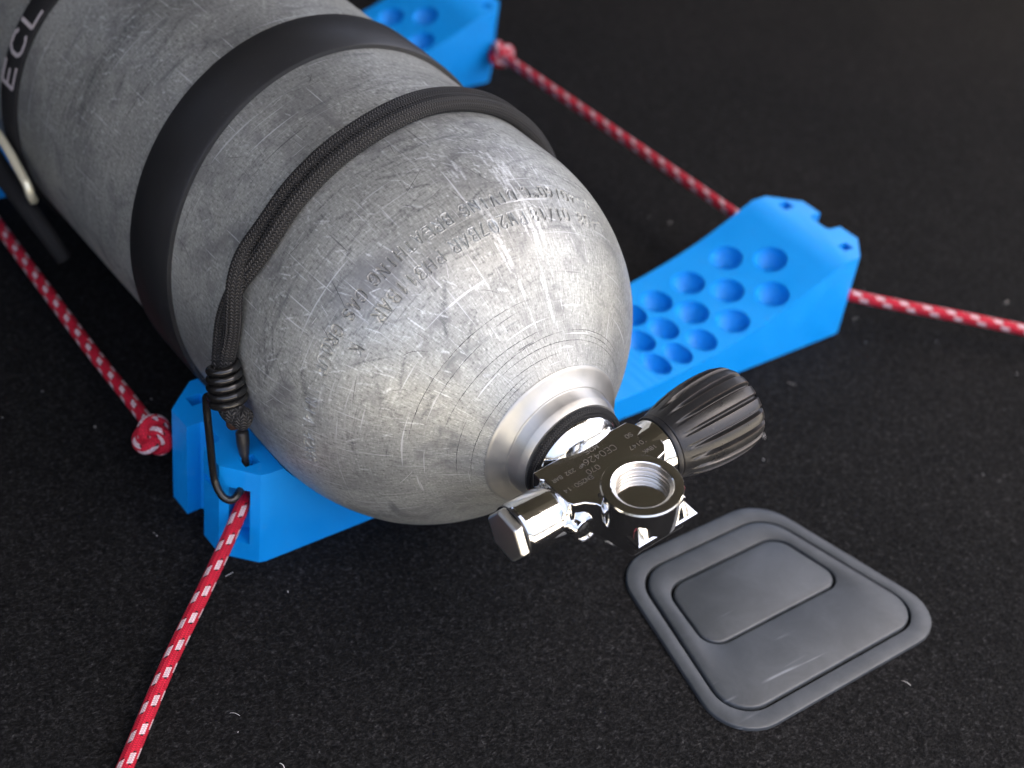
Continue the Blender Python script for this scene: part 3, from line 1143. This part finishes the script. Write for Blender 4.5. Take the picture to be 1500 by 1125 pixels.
def blob(c, r, squash, lobes, seed):
    bm = bmesh.new()
    bmesh.ops.create_uvsphere(bm, u_segments=32, v_segments=20, radius=1)
    g = random.Random(seed)
    for v in bm.verts:
        d = 1 + .08 * math.sin(lobes * v.co.x * 2 + seed) * math.cos(lobes * v.co.y + 1)
        v.co = Vector(c) + Vector((v.co.x * r * squash[0] * d, v.co.y * r * squash[1] * d, v.co.z * r * squash[2] * d))
    me = bpy.data.meshes.new('m')
    uvl = bm.loops.layers.uv.new('UVMap')
    for f in bm.faces:
        for l in f.loops:
            p = l.vert.co - Vector(c)
            l[uvl].uv = (p.z * 100, math.atan2(p.y, p.x) / (2 * PI) + .5)
    bm.to_mesh(me)
    bm.free()
    return me


link('cord_knot', join([blob((.0748, -.0998, -.0128), .0074, (1.05, .75, .70), 3, 1), blob((.0800, -.0985, -.0136), .0055, (1, .9, .9), 3, 4),
                        blob((.0700, -.1005, -.0130), .0050, (1, .8, .9), 3, 6)]), M['bungee'], bun, 180)
link('burnt_end', blob((.0765, -.1000, -.0180), .0034, (1, 1, 1.05), 2, 2), M['burnt'], bun, 180)

# ------------------------------------------------------------------ blue cradles
YC = .107
H = .0535


def mir(p):
    return (p[0], 2 * YC - p[1])


def cradle_mesh():
    left = [(.003, -.0830), (.0178, -.0998), (.0322, -.0998), (.0318, -.0925), (.0340, -.0905), (.0462, -.0905), (.0480, -.0925),
            (.0488, -.0998), (.0630, -.0998), (.0772, -.0868), (.0780, -.0835)]
    plan = left + [mir(p) for p in left[::-1]]
    a = prism(plan, ZG, ZG + .075, lambda u, v, w: (u, v, w))
    prof = [(-.12, ZG - .01), (-.12, ZG + H), (-.0762, ZG + H)]
    for t in np.linspace(math.asin(.053 / .0925), PI / 2 - .075, 22):
        prof.append((-.0925 * math.cos(t), -.0925 * math.sin(t)))
    ys = np.array([.060, .105, .130, .148, .172, .196, .220, .2446, .264, .286])
    hs = np.array([.0143, .0143, .0144, .0149, .0170, .0212, .0268, .0342, .0425, .0535])
    yy = np.linspace(.06, .286, 30)
    hh = np.interp(yy, ys, hs)
    for _ in range(2):
        hh[1:-1] = (hh[:-2] + 2 * hh[1:-1] + hh[2:]) / 4
    prof += [(y, ZG + h) for y, h in zip(yy, hh)]
    prof += [(.335, ZG + H), (.335, ZG - .01)]
    b = prism(prof, -.02, .10, lambda u, v, w: (w, u, v))
    body_ = boolean(a, [b], 'INTERSECT')
    cut = []
    # bowl-shaped pockets in the open side of the seat
    rows = {.0255: (.180, .1985, .2215, .2490), .0455: (.170, .187, .2075, .2330, .2640), .0655: (.165, .1800, .1970, .2195, .2480)}
    for x, ylist in rows.items():
        for k, y in enumerate(ylist):
            gap_ = min(abs(y - o_) for o_ in ylist if o_ != y)
            pr_ = min(.0093, gap_ * .46)
            h = float(np.interp(y, yy, hh))
            sl_ = (np.interp(y + .004, yy, hh) - np.interp(y - .004, yy, hh)) / .008
            nrm = Vector((0, -sl_, 1)).normalized()
            bm = bmesh.new()
            bmesh.ops.create_uvsphere(bm, u_segments=24, v_segments=14, radius=1)
            q_ = Vector((0, 0, 1)).rotation_difference(nrm).to_matrix().to_4x4()
            tilt = Matrix.Rotation(math.radians(34), 4, Vector((-.45, .9, 0)))
            mt = Matrix.Translation(Vector((x - .001, y, ZG + h)) + nrm * .0006) @ q_ @ tilt @ Matrix.Diagonal((.0104, pr_, .0100, 1))
            bmesh.ops.transform(bm, matrix=mt, verts=bm.verts)
            me = bpy.data.meshes.new('m')
            bm.to_mesh(me)
            bm.free()
            cut.append(me)
    pockets = join(cut)
    ends = []
    for f in ((lambda u, v, w: (u, v, w)), (lambda u, v, w: (u, 2 * YC - v, w))):
        ends.append(box(.0628, .0692, -.0900, -.0828, ZG + .030, ZG + .07, f))            # hook slot in the top
        ends.append(box(.0130, .0200, -.0905, -.0830, ZG + .040, ZG + .07, f))            # slot in the rear block
        # upright opening through the chamfered corner, under a bar
        c = Vector((.0700, -.0933))
        t = Vector((.0137, .0128)).normalized()
        nn = Vector((t.y, -t.x))                 # outwards
        def at(u, v):
            p = c + t * u + nn * v
            return (p.x, p.y)
        ends.append(prism([at(-.0050, .01), at(.0050, .01), at(.0050, -.0105), at(-.0050, -.0105)], ZG + .0100, ZG + .0425, f))
        ends.append(box(.0490, .0560, -.102, -.0968, ZG + .036, ZG + .0395, f))
        # rope hole in the rear corner
        ends.append(lathe((f(.0095, -.092, 0)[0], f(.0095, -.092, 0)[1], ZG + .030), (f(.75, .66, 0)[0], (.66 if f(0, 0, 0)[1] == 0 else -.66), 0),
                          [(-.02, .0046), (.02, .0046)], 24))
    return boolean(body_, [pockets] + ends)


cm = cradle_mesh()
cradle = link('tank_cradle', cm, M['blue'], None, 32)
bevel(cradle, .0007, 2, 40)
tag(cradle, 'nearer bright blue printed cradle under the cylinder shoulder, dimpled on its open right side', 'tank cradle', 'blue tank cradles')
cradle2 = cradle.copy()
COL.objects.link(cradle2)
cradle2.location = (-.346, -.006, 0)
cradle2['label'] = 'farther blurred blue printed cradle behind the cylinder at the top of the photo'

# ------------------------------------------------------------------ red ropes
def rope(name_label, pts, knot=None, group='red ropes tying the cradles', knot_axis=(1, 0, 0), per=14):
    root = thing('red_rope', name_label, 'rope', tuple(Vector(pts[0])), group)
    link('rope_length', tube(smooth_path(pts, per), .0034, 20), M['rope'], root, 180)
    if knot is not None:
        c = Vector(knot)
        a_, e1_, e2_ = frame(knot_axis)
        P = []
        for i in range(97):
            t = 2 * PI * i / 96
            r_ = .0046 + .0026 * math.cos(3 * t)
            P.append(c + e1_ * (r_ * math.cos(2 * t)) + e2_ * (r_ * math.sin(2 * t)) + a_ * (.0034 * math.sin(3 * t)))
        link('rope_knot', tube(P, .0034, 16, cap=False), M['rope'], root, 180)
    return root


rope('red rope with white flecks knotted against the left end of the near cradle', [(-.300, -.088, ZG + .021), (-.20, -.0915, ZG + .0205), (-.09, -.0955, ZG + .021), (-.03, -.0985, ZG + .0255), (-.003, -.1005, ZG + .0285)],
     knot=(.0045, -.1030, ZG + .0290), knot_axis=(.6, -.5, .6))
rope('blurred red rope running from a knot at the far cradle to the near one', [(-.272, .296, ZG + .0245), (-.20, .2952, ZG + .0270), (-.10, .2922, ZG + .0312), (-.03, .2902, ZG + .0342), (.012, .289, ZG + .036)],
     knot=(-.260, .297, ZG + .0245), knot_axis=(.8, .2, .6))
rope('red rope coming out of the front hole under the wire hook towards the viewer',
     [(.0600, -.0835, ZG + .0290), (.0660, -.0890, ZG + .0295), (.0700, -.0935, ZG + .0275), (.0790, -.1055, ZG + .0205), (.0965, -.1265, ZG + .0150), (.1195, -.1540, ZG + .0090), (.150, -.1855, ZG + .0050), (.190, -.225, ZG + .0042), (.26, -.29, ZG + .0040), (.34, -.37, ZG + .0040), (.42, -.50, ZG + .0040)])
rope('red rope leaving the right end of the near cradle across the carpet',
     [(.0560, .2830, ZG + .0265), (.0690, .2990, ZG + .0242), (.0887, .3242, ZG + .0205), (.1148, .3569, ZG + .0170), (.1417, .3891, ZG + .0135), (.190, .4455, ZG + .0080), (.25, .515, ZG + .0042), (.33, .62, ZG + .0040), (.40, .76, ZG + .0040), (.44, .95, ZG + .0040)])

# ------------------------------------------------------------------ flush handle in the boot floor
YL = .1035


def round_poly(pts, r, n=8):
    out = []
    m = len(pts)
    for i in range(m):
        p0, p1, p2 = Vector(pts[i - 1]), Vector(pts[i]), Vector(pts[(i + 1) % m])
        rr = r[i] if isinstance(r, (list, tuple)) else r
        d0, d2 = (p0 - p1).normalized(), (p2 - p1).normalized()
        half = math.acos(max(-1, min(1, d0.dot(d2)))) / 2
        tl = rr / math.tan(half)
        cc = p1 + (d0 + d2).normalized() * (rr / math.sin(half))
        a0 = p1 + d0 * tl - cc
        a2 = p1 + d2 * tl - cc
        an0 = math.atan2(a0.y, a0.x)
        da = (math.atan2(a2.y, a2.x) - an0 + PI) % (2 * PI) - PI
        for k in range(n + 1):
            an = an0 + da * k / n
            out.append((cc.x + rr * math.cos(an), cc.y + rr * math.sin(an)))
    return out


def plate(poly, z0, z1, ch, inner=None):
    """plate with a chamfered rim; inner = hole outline with the same vertex count."""
    n = len(poly)
    c = Vector((sum(p[0] for p in poly) / n, sum(p[1] for p in poly) / n))

    def inset(pl, d):
        out = []
        for i in range(n):
            a, b, e = Vector(pl[i - 1]), Vector(pl[i]), Vector(pl[(i + 1) % n])
            t = (e - a).normalized()
            nn = Vector((t.y, -t.x))
            if nn.dot(b - c) < 0:
                nn = -nn
            out.append(tuple(b - nn * d))
        return out
    rings = [(poly, z0), (poly, z1 - ch * .8), (inset(poly, ch * .4), z1 - ch * .25), (inset(poly, ch), z1)]
    if inner is not None:
        rings += [(inset(inner, -ch * .8), z1), (inset(inner, -ch * .25), z1 - ch * .25), (inner, z1 - ch), (inner, z0)]
    V = [(x, y, zz) for pl, zz in rings for x, y in pl]
    F = []
    for j in range(len(rings) - 1):
        for i in range(n):
            l = (i + 1) % n
            F.append((j * n + i, j * n + l, (j + 1) * n + l, (j + 1) * n + i))
    if inner is None:
        F.append(tuple((len(rings) - 1) * n + i for i in range(n)))
    return fix_normals(mesh(V, F))


latch = thing('floor_handle', 'grey plastic flush handle plate with rounded corners set in the carpet', 'floor handle', (.22, YL, ZG))


def trap(xb, wb, xf, wf):
    return [(xb, YL - wb), (xf, YL - wf), (xf, YL + wf), (xb, YL + wb)]


o_poly = round_poly(trap(.1640, .0480, .2755, .0735), [.024, .021, .021, .024])
g_poly = round_poly(trap(.1738, .0428, .2667, .0645), [.019, .016, .016, .019])
c_poly = round_poly(trap(.1752, .0414, .2653, .0631), [.018, .0150, .0150, .018])
h_poly = round_poly(trap(.1880, .0370, .2295, .0450), [.0125, .0095, .0095, .0125])
f_poly = round_poly(trap(.1893, .0357, .2282, .0437), [.0115, .0085, .0085, .0115])
link('surround', plate(o_poly, ZG - .001, ZG + .0020, .0007, g_poly), M['latch'], latch, 40)
link('cover_panel', plate(c_poly, ZG + .0002, ZG + .0028, .0010, h_poly), M['latch'], latch, 40)
link('finger_flap', plate(f_poly, ZG + .0002, ZG + .0028, .0010), M['latch'], latch, 40)

# ------------------------------------------------------------------ lint on the carpet
V, F = [], []
g = random.Random(11)
for _ in range(64):
    x, y = g.uniform(-.1, .34), g.uniform(-.28, .42)
    L = g.choice([.0006, .0006, .0008, .001, .0012, .0045])
    a = g.uniform(0, PI)
    w = g.uniform(.00008, .00018)
    kv = g.uniform(-250, 250)
    n = 5
    b = len(V)
    px, py = x, y
    for i in range(n + 1):
        for sgn in (-1, 1):
            V.append((px - math.sin(a) * w * sgn, py + math.cos(a) * w * sgn, ZG + .0006 + .0006 * math.sin(PI * i / n)))
        px += math.cos(a) * L / n
        py += math.sin(a) * L / n
        a += kv * L / n
    for i in range(n):
        F.append((b + 2 * i, b + 2 * i + 1, b + 2 * i + 3, b + 2 * i + 2))
link('carpet_lint', mesh(V, F), M['lint'], kind='stuff')
